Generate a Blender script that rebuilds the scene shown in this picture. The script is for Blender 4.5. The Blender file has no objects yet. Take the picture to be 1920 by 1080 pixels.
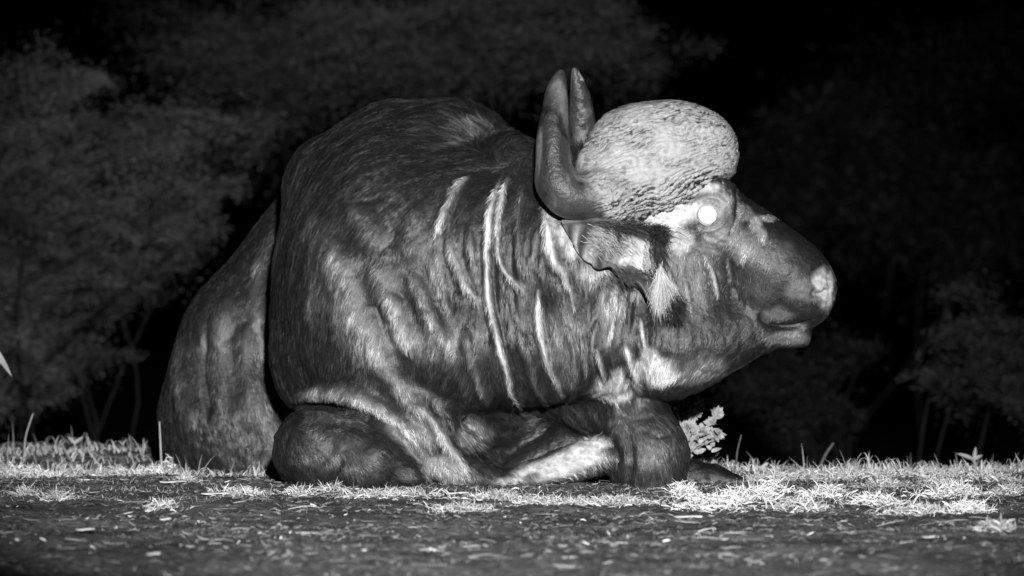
import bpy, bmesh, math, random
import numpy as np
from mathutils import Vector, Matrix

random.seed(7)
RNG = np.random.default_rng(11)
scene = bpy.context.scene
COL = scene.collection
R = math.radians

# ------------------------------------------------------------------ camera
CAM = np.array((0.0, -16.0, 0.85))
AIM = np.array((0.0, 0.0, 0.555))
LENS = 200.0
cd = bpy.data.cameras.new('camera')
cam = bpy.data.objects.new('camera', cd)
COL.objects.link(cam)
cam.location = CAM
cam.rotation_euler = Vector(AIM - CAM).to_track_quat('-Z', 'Y').to_euler()
cd.lens = LENS
cd.sensor_width = 36.0
cd.clip_start = 0.1
cd.clip_end = 2000
cd.dof.use_dof = True
cd.dof.focus_distance = 15.6
cd.dof.aperture_fstop = 3.7
scene.camera = cam

# ------------------------------------------------------------------ night sky (almost black)
world = bpy.data.worlds.new('World')
scene.world = world
world.use_nodes = True
wn = world.node_tree
bg = wn.nodes['Background']
sky = wn.nodes.new('ShaderNodeTexSky')
sky.sky_type = 'NISHITA'
sky.sun_disc = False
sky.sun_elevation = R(-6)
sky.sun_rotation = R(200)
bw = wn.nodes.new('ShaderNodeRGBToBW')
wn.links.new(sky.outputs[0], bw.inputs[0])
wn.links.new(bw.outputs[0], bg.inputs[0])
bg.inputs[1].default_value = 0.05

# ------------------------------------------------------------------ the searchlight beside the camera
LAMP = Vector((0.36, -13.6, 2.3))
ld = bpy.data.lights.new('searchlight', 'SPOT')
lamp = bpy.data.objects.new('searchlight', ld)
COL.objects.link(lamp)
lamp.location = LAMP
lamp.rotation_euler = (Vector((0.05, 0.0, 0.62)) - LAMP).to_track_quat('-Z', 'Y').to_euler()
ld.energy = 15500
ld.spot_size = R(19)
ld.spot_blend = 0.75
ld.shadow_soft_size = 0.12
ld.color = (1, 1, 1)

scene.view_settings.view_transform = 'Standard'
scene.view_settings.look = 'None'
scene.view_settings.exposure = 0.0
scene.view_settings.gamma = 1.0
scene.render.engine = 'CYCLES'
scene.cycles.use_denoising = True
scene.cycles.max_bounces = 6

# ------------------------------------------------------------------ geometry helpers
W_ = 36.0 / LENS
_f = (AIM - CAM) / np.linalg.norm(AIM - CAM)
_r = np.array((1.0, 0, 0))
_u = np.cross(_r, _f)


def at(px, py, Y):
    """point of the place at depth Y that stands at px, py of the traced 1920 x 1080 drawing"""
    d = _f + _r * ((px - 960) / 1920 * W_) + _u * ((540 - py) / 1920 * W_)
    return CAM + d * ((Y - CAM[1]) / d[1])


def sz(Y=0.0):
    return W_ / 1920 * (Y - CAM[1])


def drawing(V):
    """the reverse of at(): side-view drawing coordinates of points"""
    q = V - CAM
    t = q @ _f
    return 960 + (q @ _r) / t / W_ * 1920, 540 - (q @ _u) / t / W_ * 1920


def hash3(i, j, k, seed):
    h = (i.astype(np.int64) * 374761393 + j.astype(np.int64) * 668265263 + k.astype(np.int64) * 2147483647 + seed * 1274126177) & 0xFFFFFFFF
    h = ((h ^ (h >> 13)) * 1274126177) & 0xFFFFFFFF
    h = h ^ (h >> 16)
    return (h & 0xFFFFFF).astype(np.float64) / float(0xFFFFFF)


def vnoise(P, scale, seed=0):
    """smooth value noise in -1..1; scale may be a 3-vector of cycles per metre"""
    Q = np.asarray(P, float) * np.asarray(scale, float) + 1000.37
    I = np.floor(Q).astype(np.int64)
    F = Q - I
    F = F * F * (3 - 2 * F)
    out = 0
    for a in (0, 1):
        for b in (0, 1):
            for c in (0, 1):
                w = (F[:, 0] if a else 1 - F[:, 0]) * (F[:, 1] if b else 1 - F[:, 1]) * (F[:, 2] if c else 1 - F[:, 2])
                out = out + w * hash3(I[:, 0] + a, I[:, 1] + b, I[:, 2] + c, seed)
    return out * 2 - 1


def fbm(P, scale, seed=0, octaves=4, gain=0.5):
    s = np.asarray(scale, float)
    t, a, n = 0, 1.0, 0
    for o in range(octaves):
        t = t + a * vnoise(P, s * (2 ** o), seed + o * 17)
        n += a
        a *= gain
    return t / n


class Field:
    """a signed distance field on a grid, filled with soft-blended rounded shapes"""

    def __init__(self, lo, hi, h):
        self.h = h
        self.lo = np.array(lo, float)
        self.n = np.ceil((np.array(hi) - self.lo) / h).astype(int) + 1
        self.F = np.full(self.n, 0.5, np.float32)
        self.ax = [(self.lo[i] + h * np.arange(self.n[i])).astype(np.float32) for i in range(3)]

    def sub(self, lo, hi, m):
        sl = []
        for i in range(3):
            a = int(np.floor((lo[i] - m - self.lo[i]) / self.h))
            b = int(np.ceil((hi[i] + m - self.lo[i]) / self.h)) + 1
            sl.append(slice(max(a, 0), max(min(b, self.n[i]), 0)))
        sl = tuple(sl)
        return sl, self.ax[0][sl[0]][:, None, None], self.ax[1][sl[1]][None, :, None], self.ax[2][sl[2]][None, None, :]

    def add(self, sl, d, k):
        A = self.F[sl]
        h = np.maximum(k - np.abs(A - d), 0) / k
        self.F[sl] = np.minimum(A, d) - h * h * k * 0.25

    def cone(self, a, b, k=0.04):
        """a, b = (px, py, Y, radius in drawing px)"""
        pa, pb = at(*a[:3]), at(*b[:3])
        self.cone_m(pa, a[3] * sz(a[2]), pb, b[3] * sz(b[2]), k)

    def cone_m(self, pa, ra, pb, rb, k=0.04):
        m = max(ra, rb)
        sl, X, Y, Z = self.sub(np.minimum(pa, pb) - m, np.maximum(pa, pb) + m, k + 0.05)
        ba = pb - pa
        l2 = float(ba @ ba)
        rr = ra - rb
        a2 = l2 - rr * rr
        il2 = 1.0 / l2
        x, y, z = X - pa[0], Y - pa[1], Z - pa[2]
        yy = x * ba[0] + y * ba[1] + z * ba[2]
        zz = yy - l2
        x2 = (x * l2 - ba[0] * yy) ** 2 + (y * l2 - ba[1] * yy) ** 2 + (z * l2 - ba[2] * yy) ** 2
        y2 = yy * yy * l2
        z2 = zz * zz * l2
        kk = np.sign(rr) * rr * rr * x2
        d = (np.sqrt(x2 * a2 * il2) + yy * rr) * il2 - ra
        c1 = np.sign(zz) * a2 * z2 > kk
        c2 = np.sign(yy) * a2 * y2 < kk
        d = np.where(c1, np.sqrt(x2 + z2) * il2 - rb, np.where(c2, np.sqrt(x2 + y2) * il2 - ra, d))
        self.add(sl, d.astype(np.float32), k)

    def ell(self, c, r, rot=0.0, yaw=0.0, k=0.04):
        """c = (px, py, Y); r = (px, metres deep, px); rot turns it in the side view, yaw about the vertical"""
        pc = at(*c)
        s = sz(c[2])
        rx, ry, rz = r[0] * s, r[1], r[2] * s
        m = max(rx, ry, rz)
        sl, X, Y, Z = self.sub(pc - m, pc + m, k + 0.05)
        x, y, z = X - pc[0], Y - pc[1], Z - pc[2]
        if yaw:
            cy, sy = math.cos(yaw), math.sin(yaw)
            x, y = x * cy + y * sy, -x * sy + y * cy
        cr, sr = math.cos(rot), math.sin(rot)
        x, z = x * cr + z * sr, -x * sr + z * cr
        k0 = np.sqrt((x / rx) ** 2 + (y / ry) ** 2 + (z / rz) ** 2)
        k1 = np.sqrt((x / rx ** 2) ** 2 + (y / ry ** 2) ** 2 + (z / rz ** 2) ** 2) + 1e-9
        self.add(sl, (k0 * (k0 - 1) / k1).astype(np.float32), k)

    def mesh(self):
        """surface nets"""
        F = self.F
        n = np.array(F.shape)
        ins = F < 0
        c = n - 1
        cnt = np.zeros(c, np.int8)
        corner = [(a, b, d) for a in (0, 1) for b in (0, 1) for d in (0, 1)]
        for a, b, d in corner:
            cnt += ins[a:c[0] + a, b:c[1] + b, d:c[2] + d]
        mix = (cnt > 0) & (cnt < 8)
        idx = np.argwhere(mix)
        ids = np.full(c, -1, np.int32)
        ids[mix] = np.arange(len(idx))
        acc = np.zeros((len(idx), 3))
        num = np.zeros(len(idx))
        for a in corner:
            for axis in range(3):
                if a[axis]:
                    continue
                b = list(a)
                b[axis] = 1
                fa = F[idx[:, 0] + a[0], idx[:, 1] + a[1], idx[:, 2] + a[2]].astype(float)
                fb = F[idx[:, 0] + b[0], idx[:, 1] + b[1], idx[:, 2] + b[2]].astype(float)
                s = (fa < 0) != (fb < 0)
                t = np.where(s, fa / np.where(s, fa - fb, 1), 0)
                p = np.tile(np.array(a, float), (len(idx), 1))
                p[:, axis] += t
                acc += p * s[:, None]
                num += s
        V = self.lo + self.h * (idx + acc / num[:, None])
        quads = []
        for axis in range(3):
            o1, o2 = (axis + 1) % 3, (axis + 2) % 3
            A = np.moveaxis(ins, (axis, o1, o2), (0, 1, 2))
            I = np.moveaxis(ids, (axis, o1, o2), (0, 1, 2))
            d0, d1 = A[:-1, 1:-1, 1:-1], A[1:, 1:-1, 1:-1]
            q00, q10, q11, q01 = I[:, :-1, :-1], I[:, 1:, :-1], I[:, 1:, 1:], I[:, :-1, 1:]
            m = d0 & ~d1
            quads.append(np.stack([q00[m], q10[m], q11[m], q01[m]], 1))
            m = ~d0 & d1
            quads.append(np.stack([q00[m], q01[m], q11[m], q10[m]], 1))
        Q = np.concatenate(quads)
        return V, Q


def mesh_from(name, V, faces, smooth=True):
    """faces: one (n, k) array, or a list of such arrays"""
    me = bpy.data.meshes.new(name)
    if isinstance(faces, np.ndarray):
        faces = [faces]
    V = np.asarray(V, np.float32)
    me.vertices.add(len(V))
    me.vertices.foreach_set('co', V.ravel())
    loops = np.concatenate([f.ravel() for f in faces]).astype(np.int32)
    size = np.concatenate([np.full(len(f), f.shape[1]) for f in faces])
    start = np.concatenate([[0], np.cumsum(size)[:-1]]).astype(np.int32)
    me.loops.add(len(loops))
    me.loops.foreach_set('vertex_index', loops)
    me.polygons.add(len(size))
    me.polygons.foreach_set('loop_start', start)
    me.update(calc_edges=True)
    me.validate()
    if smooth:
        me.polygons.foreach_set('use_smooth', np.ones(len(size), bool))
    return me


def link(name, data, mat=None, parent=None):
    o = bpy.data.objects.new(name, data)
    COL.objects.link(o)
    if mat is not None:
        o.data.materials.append(mat)
    if parent is not None:
        o.parent = parent
        o.matrix_parent_inverse = Matrix.Translation(parent.location).inverted()
    return o


def tag(o, label=None, cat=None, group=None, kind=None):
    if label:
        o['label'] = label
    if cat:
        o['category'] = cat
    if group:
        o['group'] = group
    if kind:
        o['kind'] = kind
    return o


def empty(name, loc):
    o = bpy.data.objects.new(name, None)
    o.empty_display_size = 0.1
    COL.objects.link(o)
    o.location = loc
    return o


def subdivide(V, Q, level=1):
    me = mesh_from('tmp', V, Q)
    o = bpy.data.objects.new('tmp', me)
    COL.objects.link(o)
    m = o.modifiers.new('s', 'SUBSURF')
    m.levels = m.render_levels = level
    dg = bpy.context.evaluated_depsgraph_get()
    ev = o.evaluated_get(dg)
    em = ev.to_mesh()
    n = len(em.vertices)
    co = np.empty(n * 3, np.float32)
    em.vertices.foreach_get('co', co)
    lp = np.empty(len(em.loops), np.int32)
    em.loops.foreach_get('vertex_index', lp)
    ev.to_mesh_clear()
    bpy.data.objects.remove(o)
    bpy.data.meshes.remove(me)
    return co.reshape(-1, 3).astype(float), lp.reshape(-1, 4)


def relax(V, Q, n=3):
    """Taubin smoothing: takes the grid's terraces out without shrinking"""
    E = np.concatenate([Q[:, [0, 1]], Q[:, [1, 2]], Q[:, [2, 3]], Q[:, [3, 0]]])
    cnt = np.bincount(E[:, 0], minlength=len(V)).astype(float)[:, None]
    for k in range(2 * n):
        A = np.stack([np.bincount(E[:, 0], weights=V[E[:, 1], j], minlength=len(V)) for j in range(3)], 1) / cnt
        V = V + (0.5 if k % 2 == 0 else -0.52) * (A - V)
    return V


def normals(V, Q):
    a, b, c, d = (V[Q[:, i]] for i in range(4))
    fn = np.cross(c - a, d - b)
    N = np.zeros_like(V)
    for i in range(4):
        for j in range(3):
            N[:, j] += np.bincount(Q[:, i], weights=fn[:, j], minlength=len(V))
    return N / (np.linalg.norm(N, axis=1, keepdims=True) + 1e-12)


def seg_dist(px, py, line):
    """distance to a polyline and the 0..1 run along it"""
    L = np.array(line, float)
    seg = np.linalg.norm(np.diff(L, axis=0), axis=1)
    run = np.concatenate([[0], np.cumsum(seg)])
    best = np.full(len(px), 1e9)
    t_best = np.zeros(len(px))
    side = np.zeros(len(px))
    for i in range(len(L) - 1):
        d = L[i + 1] - L[i]
        t = np.clip(((px - L[i, 0]) * d[0] + (py - L[i, 1]) * d[1]) / (d @ d), 0, 1)
        qx, qy = px - L[i, 0] - t * d[0], py - L[i, 1] - t * d[1]
        q = np.hypot(qx, qy)
        m = q < best
        best[m] = q[m]
        t_best[m] = ((run[i] + t * seg[i]) / run[-1])[m]
        side[m] = np.sign(d[0] * qy - d[1] * qx)[m]
    return best, t_best, side


def smooth_line(pts, n=6):
    """Catmull-Rom through the points"""
    P = [np.array(p, float) for p in pts]
    P = [2 * P[0] - P[1]] + P + [2 * P[-1] - P[-2]]
    out = []
    for i in range(1, len(P) - 2):
        for s in range(n):
            t = s / n
            a, b, c, d = P[i - 1], P[i], P[i + 1], P[i + 2]
            out.append(0.5 * (2 * b + (c - a) * t + (2 * a - 5 * b + 4 * c - d) * t * t + (3 * b - a - 3 * c + d) * t ** 3))
    out.append(P[-2])
    return out


# ------------------------------------------------------------------ materials (the picture is black and white: all greys)
def new_mat(name):
    m = bpy.data.materials.new(name)
    m.use_nodes = True
    nt = m.node_tree
    return m, nt, nt.nodes['Principled BSDF']


def grey(v):
    return (v, v, v, 1)


def nd(nt, kind, **kw):
    n = nt.nodes.new(kind)
    for k, v in kw.items():
        setattr(n, k, v)
    return n


def ramp(nt, src, a, b, pa=0.0, pb=1.0):
    n = nd(nt, 'ShaderNodeMapRange')
    n.inputs['From Min'].default_value = pa
    n.inputs['From Max'].default_value = pb
    n.inputs['To Min'].default_value = a
    n.inputs['To Max'].default_value = b
    nt.links.new(src, n.inputs['Value'])
    return n.outputs[0]


def noise(nt, scale, detail=5, rough=0.6, coord=None, stretch=None):
    tc = nd(nt, 'ShaderNodeTexCoord')
    src = tc.outputs['Object']
    if stretch:
        mp = nd(nt, 'ShaderNodeMapping')
        mp.inputs['Scale'].default_value = stretch
        nt.links.new(src, mp.inputs[0])
        src = mp.outputs[0]
    n = nd(nt, 'ShaderNodeTexNoise')
    n.inputs['Scale'].default_value = scale
    n.inputs['Detail'].default_value = detail
    n.inputs['Roughness'].default_value = rough
    nt.links.new(src, n.inputs['Vector'])
    return n.outputs[0]


def math_node(nt, op, a, b):
    n = nd(nt, 'ShaderNodeMath', operation=op)
    for i, s in enumerate((a, b)):
        if isinstance(s, (int, float)):
            n.inputs[i].default_value = s
        else:
            nt.links.new(s, n.inputs[i])
    return n.outputs[0]


def bump(nt, bsdf, src, strength, dist):
    b = nd(nt, 'ShaderNodeBump')
    b.inputs['Strength'].default_value = strength
    b.inputs['Distance'].default_value = dist
    nt.links.new(src, b.inputs['Height'])
    nt.links.new(b.outputs[0], bsdf.inputs['Normal'])


def mat_attr(name, attr, rough, mottle=0.25, scale=60, bump_amt=0.4, bump_d=0.004, spec=0.5):
    """grey taken from a painted attribute, mottled"""
    m, nt, b = new_mat(name)
    a = nd(nt, 'ShaderNodeAttribute', attribute_name=attr)
    n = noise(nt, scale)
    v = math_node(nt, 'MULTIPLY', a.outputs['Fac'], ramp(nt, n, 1 - mottle, 1 + mottle, 0.3, 0.7))
    nt.links.new(v, b.inputs['Base Color'])
    b.inputs['Roughness'].default_value = rough
    b.inputs['Specular IOR Level'].default_value = spec
    bump(nt, b, n, bump_amt, bump_d)
    return m


def mat_noise(name, lo, hi, scale, rough=0.8, bump_amt=0.3, bump_d=0.01, spec=0.3, stretch=None):
    m, nt, b = new_mat(name)
    n = noise(nt, scale, stretch=stretch)
    nt.links.new(ramp(nt, n, lo, hi, 0.3, 0.7), b.inputs['Base Color'])
    b.inputs['Roughness'].default_value = rough
    b.inputs['Specular IOR Level'].default_value = spec
    bump(nt, b, n, bump_amt, bump_d)
    return m


def mat_leaf(name, attr=None, lo=0.05, hi=0.1, rough=0.6, trans=0.0, spec=0.3):
    m, nt, b = new_mat(name)
    if attr:
        a = nd(nt, 'ShaderNodeAttribute', attribute_name=attr)
        nt.links.new(a.outputs['Fac'], b.inputs['Base Color'])
    else:
        nt.links.new(ramp(nt, noise(nt, 9), lo, hi, 0.3, 0.7), b.inputs['Base Color'])
    b.inputs['Roughness'].default_value = rough
    b.inputs['Specular IOR Level'].default_value = spec
    return m


def set_attr(me, name, values, domain='POINT'):
    a = me.attributes.new(name, 'FLOAT', domain)
    a.data.foreach_set('value', np.asarray(values, np.float32))


# ------------------------------------------------------------------ ground: one sheet to the horizon
def sstep(a, b, x):
    t = np.clip((x - a) / (b - a), 0, 1)
    return t * t * (3 - 2 * t)


def ground_base(x, y):
    z = np.zeros_like(x)
    z -= 0.045 * sstep(0.3, 1.1, y) * sstep(0.3, -0.3, x)          # the hollow the haunch lies in
    z += 0.05 * sstep(1.2, 1.9, y) * sstep(-0.55, -1.0, x)         # lip of the bank
    z -= 0.075 * sstep(0.5, 2.0, y) * sstep(0.2, 0.8, x)
    z -= 1.3 * sstep(2.3, 6.0, y)                                  # the far side of the bank
    z -= 0.9 * sstep(6.0, 30.0, y)
    z -= 0.10 * sstep(-3.0, -9.0, y)
    return z


def ground_z(x, y):
    x = np.asarray(x, float)
    y = np.asarray(y, float)
    P = np.stack([x, y, np.zeros_like(x)], 1)
    near = np.exp(-((np.maximum(np.abs(x) - 2.2, 0)) ** 2 + np.maximum(y - 2.5, 0) ** 2 + np.maximum(-4.2 - y, 0) ** 2))
    z = ground_base(x, y)
    z = z + 0.012 * fbm(P, 3.0, 5, 3) + near * (0.012 * fbm(P, 12.0, 8, 3) + 0.014 * np.maximum(fbm(P, 34.0, 3, 3), 0))
    far = sstep(8, 40, np.hypot(x, y))
    return z + far * 0.8 * fbm(P, 0.05, 9, 3)


def build_ground():
    def axis(a, b, step, far):
        g = np.arange(a, b + 1e-6, step)
        t = np.geomspace(step * 1.5, far, 46)
        return np.concatenate([(a - t)[::-1], g, b + t])
    xs = axis(-1.75, 1.75, 0.011, 700)
    ys = axis(-3.9, 2.4, 0.013, 700)
    X, Y = np.meshgrid(xs, ys, indexing='ij')
    x, y = X.ravel(), Y.ravel()
    V = np.stack([x, y, ground_z(x, y)], 1)
    nx, ny = len(xs), len(ys)
    I = np.arange(nx * ny).reshape(nx, ny)
    Q = np.stack([I[:-1, :-1].ravel(), I[1:, :-1].ravel(), I[1:, 1:].ravel(), I[:-1, 1:].ravel()], 1)
    me = mesh_from('ground', V, Q)
    m, nt, b = new_mat('trampled soil')
    n1 = noise(nt, 3.0, 6, 0.65)
    n2 = noise(nt, 45.0, 6, 0.7)
    dark = ramp(nt, n1, 0.035, 0.16, 0.35, 0.65)
    fine = ramp(nt, n2, 0.15, 2.2, 0.32, 0.68)
    nt.links.new(math_node(nt, 'MULTIPLY', dark, fine), b.inputs['Base Color'])
    b.inputs['Roughness'].default_value = 0.9
    b.inputs['Specular IOR Level'].default_value = 0.2
    bump(nt, b, n2, 0.8, 0.02)
    tag(link('ground', me, m), kind='structure')


build_ground()


# ------------------------------------------------------------------ ribbons: straw, blades
class Ribbons:
    def __init__(self):
        self.V, self.Q, self.T = [], [], []
        self.n = 0

    def add(self, pts, widths, side, tint):
        """pts (k, 3), widths (k,), side = direction of the width"""
        pts = np.asarray(pts, float)
        k = len(pts)
        w = np.asarray(widths, float)[:, None] * np.asarray(side, float)[None, :] * 0.5
        self.V.append(np.concatenate([pts - w, pts + w]))
        i = np.arange(k - 1)
        self.Q.append(np.stack([i, i + 1, i + 1 + k, i + k], 1) + self.n)
        self.T.append(np.full(2 * k, tint))
        self.n += 2 * k

    def build(self, name, mat, parent=None):
        me = mesh_from(name, np.concatenate(self.V), np.concatenate(self.Q))
        set_attr(me, 'tint', np.concatenate(self.T))
        return link(name, me, mat, parent)


M_STRAW = mat_leaf('dry straw', 'tint', rough=0.6, spec=0.4)
M_GRASS = mat_leaf('grass blade', 'tint', rough=0.5, spec=0.4)


def blade(rb, x, y, h, w, lean, az, tint, droop=0.0, k=5):
    z0 = float(ground_z(np.array([x]), np.array([y]))[0]) - 0.004
    t = np.linspace(0, 1, k)
    out = lean * t ** 1.6
    up = h * (t - droop * t ** 3)
    pts = np.stack([x + out * math.cos(az), y + out * math.sin(az), z0 + up], 1)
    sa = random.uniform(-0.5, 0.5)
    rb.add(pts, w * (1 - 0.85 * t ** 1.5), (math.cos(sa), math.sin(sa), 0), tint)


def build_litter():
    # straw lying flat on the soil: mostly short dull crumbs, some longer pale stalks
    rb = Ribbons()
    n = 46000
    x = RNG.uniform(-1.7, 1.7, n)
    y = -3.9 + 5.6 * RNG.uniform(0, 1, n) ** 0.8
    P = np.stack([x, y, np.zeros(n)], 1)
    f = fbm(P, (3.0, 2.0, 1), 31, 4)
    keep = RNG.uniform(0, 1, n) < np.clip(0.45 + 1.3 * f + 0.4 * sstep(-1.3, -0.3, y), 0.10, 1)
    x, y, f = x[keep], y[keep], f[keep]
    z = ground_z(x, y)
    for i in range(len(x)):
        big = random.random() < 0.06
        l = random.uniform(0.02, 0.075) if big else random.uniform(0.004, 0.022)
        w = random.uniform(0.0015, 0.0035) if big else random.uniform(0.0012, 0.0055)
        a = random.gauss(0, 0.7 if big else 1.2)
        d = np.array((math.cos(a), math.sin(a), random.gauss(0, 0.10 if big else 0.3)))
        s = np.array((-math.sin(a) * 0.6, math.cos(a) * 0.6, random.gauss(0.4, 0.5)))
        s /= np.linalg.norm(s)
        c = np.array((x[i], y[i], z[i] + 0.003 + 0.35 * w))
        bend = np.array((0, 0, random.uniform(-0.003, 0.004)))
        tint = random.uniform(0.10, 0.42) if big else 0.025 + 0.27 * random.random() ** 2
        if random.random() < 0.02:
            tint = 0.7
        rb.add([c - d * l / 2, c + bend, c + d * l / 2], [w * 0.7, w, w * 0.5], s, tint)
    tag(rb.build('straw_litter', M_STRAW), 'pale broken straw scattered over the dark trampled soil', kind='stuff')

    # short dry tufts and torn stubble round the animal
    rb = Ribbons()
    n = 9000
    x = RNG.uniform(-1.7, 1.75, n)
    y = RNG.uniform(-0.9, 1.0, n)
    P = np.stack([x, y, np.zeros(n)], 1)
    f = fbm(P, 4.0, 61, 3)
    for i in range(n):
        inside = (-0.85 < x[i] < 0.5) and y[i] > -0.25
        if inside or random.random() > 0.28 + 0.7 * max(f[i], 0) + 0.3 * sstep(-0.6, -0.2, y[i]):
            continue
        blade(rb, x[i], y[i], random.uniform(0.006, 0.024), random.uniform(0.0015, 0.003), random.uniform(0.0, 0.03),
              random.uniform(0, 6.28), random.uniform(0.10, 0.34), random.uniform(0, 0.5), 4)
    tag(rb.build('dry_stubble', M_STRAW), 'short torn stubble and dry stalks around the resting animal', kind='stuff')

    # pulled hay in bright fluffy heaps on the right-hand side
    rb = Ribbons()
    heaps = [(1290, 925, 30, .035), (1335, 945, 55, .045), (1400, 930, 60, .04), (1275, 915, 20, .03), (1450, 915, 40, .03), (1545, 920, 40, .03),
             (1500, 945, 45, .025), (1640, 935, 50, .03), (1660, 905, 40, .025), (1790, 920, 60, .035), (1820, 945, 40, .03), (1760, 900, 40, .02),
             (1870, 985, 30, .02), (1130, 935, 90, .012), (1020, 935, 60, .012), (700, 925, 60, .008), (870, 950, 50, .010), (620, 910, 30, .01),
             (560, 915, 25, .012), (110, 925, 30, .015), (45, 920, 20, .015), (300, 940, 25, .01), (1560, 890, 50, .02), (1890, 915, 30, .025), (1720, 950, 60, .02), (50, 882, 60, .03), (140, 880, 60, .025), (230, 878, 50, .025), (318, 864, 30, .07), (285, 880, 36, .035), (345, 895, 24, .02),
             (1440, 890, 60, .012), (1540, 885, 60, .014), (1650, 885, 60, .014), (1750, 885, 60, .014), (1850, 890, 60, .014), (450, 918, 50, .008), (760, 918, 60, .008), (930, 925, 60, .010)]
    for hx, hy, hw, hh in heaps:
        # where the sight line through the heap's foot meets the ground
        d = at(hx, hy + 12, 0) - CAM
        t = (0.0 - CAM[2]) / d[2]
        c = CAM + d * t
        s = sz(c[1])
        for k in range(int(11 * hw)):
            u, v = random.gauss(0, 0.55), random.gauss(0, 0.6)
            x, y = c[0] + u * hw * s, c[1] + v * 0.07
            top = hh * math.exp(-(u * u + v * v) * 1.2)
            z0 = float(ground_z(np.array([x]), np.array([y]))[0])
            z = z0 + random.random() * top
            l = random.uniform(0.008, 0.034)
            a = random.uniform(0, 6.28)
            e = random.gauss(0.3, 0.5)
            dv = np.array((math.cos(a) * math.cos(e), math.sin(a) * math.cos(e), math.sin(e))) * l
            p = np.array((x, y, z))
            rb.add([p, p + dv * 0.5 + (0, 0, 0.003), p + dv], [0.002, 0.0026, 0.001], (random.gauss(0, 0.5), 0.2, random.gauss(0.6, 0.6)), random.uniform(0.4, 0.85) if hh >= 0.03 else random.uniform(0.2, 0.62))
    tag(rb.build('hay', M_STRAW), 'pale fluffy heaps of pulled hay beside the forelegs', kind='stuff')

    # living grass along the lip of the bank
    rb = Ribbons()
    for i in range(6400):
        left = random.random() < 0.42
        if left:
            x = random.uniform(-1.75, -0.72)
            y = random.uniform(0.35, 2.0)
            h = random.uniform(0.012, 0.055) * (1.0 if x < -1.15 else 0.75)
        else:
            x = random.uniform(0.42, 1.75)
            y = random.uniform(0.3, 2.1)
            h = random.uniform(0.012, 0.045)
        tf = float(fbm(np.array([[x, y, 0]]), 4.5, 77, 3)[0])
        if random.random() > 0.42 + 0.25 * left + 1.7 * tf:
            continue
        h *= 0.75 + 2.2 * max(tf, 0)
        r = random.random()
        if r < 0.02:
            blade(rb, x, y, h * 2.2, 0.004, random.uniform(0.0, 0.05), random.uniform(0, 6.28), random.uniform(0.1, 0.3), 0.1, 6)
        elif r < 0.5:      # withered, bent right over
            blade(rb, x, y, h * 1.9, random.uniform(0.003, 0.0055), random.uniform(0.02, 0.06), random.choice((0, 3.14)) + random.gauss(0, 0.7), random.uniform(0.12, 0.5),
                  random.uniform(0.75, 1.1), 8)
        else:
            blade(rb, x, y, h, random.uniform(0.003, 0.007), random.uniform(0.0, 0.05), random.uniform(0, 6.28), random.uniform(0.12, 0.5),
                  random.choice((0.0, 0.3, 0.6)), 6)
    tag(rb.build('grass', M_GRASS), 'short tangled grass along the lip of the bank', kind='stuff')


build_litter()

# ------------------------------------------------------------------ single plants and stalks one can point to
M_STALK = mat_noise('stalk', 0.25, 0.5, 60, 0.7)
M_SPROUT = mat_noise('sprout leaf', 0.18, 0.34, 40, 0.5)
M_WEED = mat_noise('weed leaf', 0.20, 0.38, 30, 0.5)
M_DARKSTALK = mat_noise('dull stalk', 0.05, 0.10, 60, 0.8)


def tube_mesh(pts, radii, sides=8):
    pts = [np.array(p, float) for p in pts]
    V, Q = [], []
    for i, p in enumerate(pts):
        d = pts[min(i + 1, len(pts) - 1)] - pts[max(i - 1, 0)]
        d = d / (np.linalg.norm(d) + 1e-12)
        a = np.cross(d, (0.12, 1, 0.07))
        a /= np.linalg.norm(a)
        b = np.cross(d, a)
        for s in range(sides):
            t = 2 * math.pi * s / sides
            V.append(p + radii[i] * (a * math.cos(t) + b * math.sin(t)))
    for i in range(len(pts) - 1):
        for s in range(sides):
            s2 = (s + 1) % sides
            Q.append((i * sides + s, i * sides + s2, (i + 1) * sides + s2, (i + 1) * sides + s))
    V += [pts[0], pts[-1]]
    n = len(pts) * sides
    T = []
    for s in range(sides):
        s2 = (s + 1) % sides
        T.append((n, s2, s))
        T.append((n + 1, (len(pts) - 1) * sides + s, (len(pts) - 1) * sides + s2))
    return np.array(V), np.array(Q), np.array(T)


class Tubes:
    def __init__(self):
        self.V, self.Q, self.T, self.n = [], [], [], 0

    def add(self, pts, radii, sides=6):
        V, Q, T = tube_mesh(pts, radii, sides)
        self.V.append(V)
        self.Q.append(Q + self.n)
        self.T.append(T + self.n)
        self.n += len(V)

    def build(self, name, mat, parent=None):
        me = mesh_from(name, np.concatenate(self.V), [np.concatenate(self.Q), np.concatenate(self.T)])
        return link(name, me, mat, parent)


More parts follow.
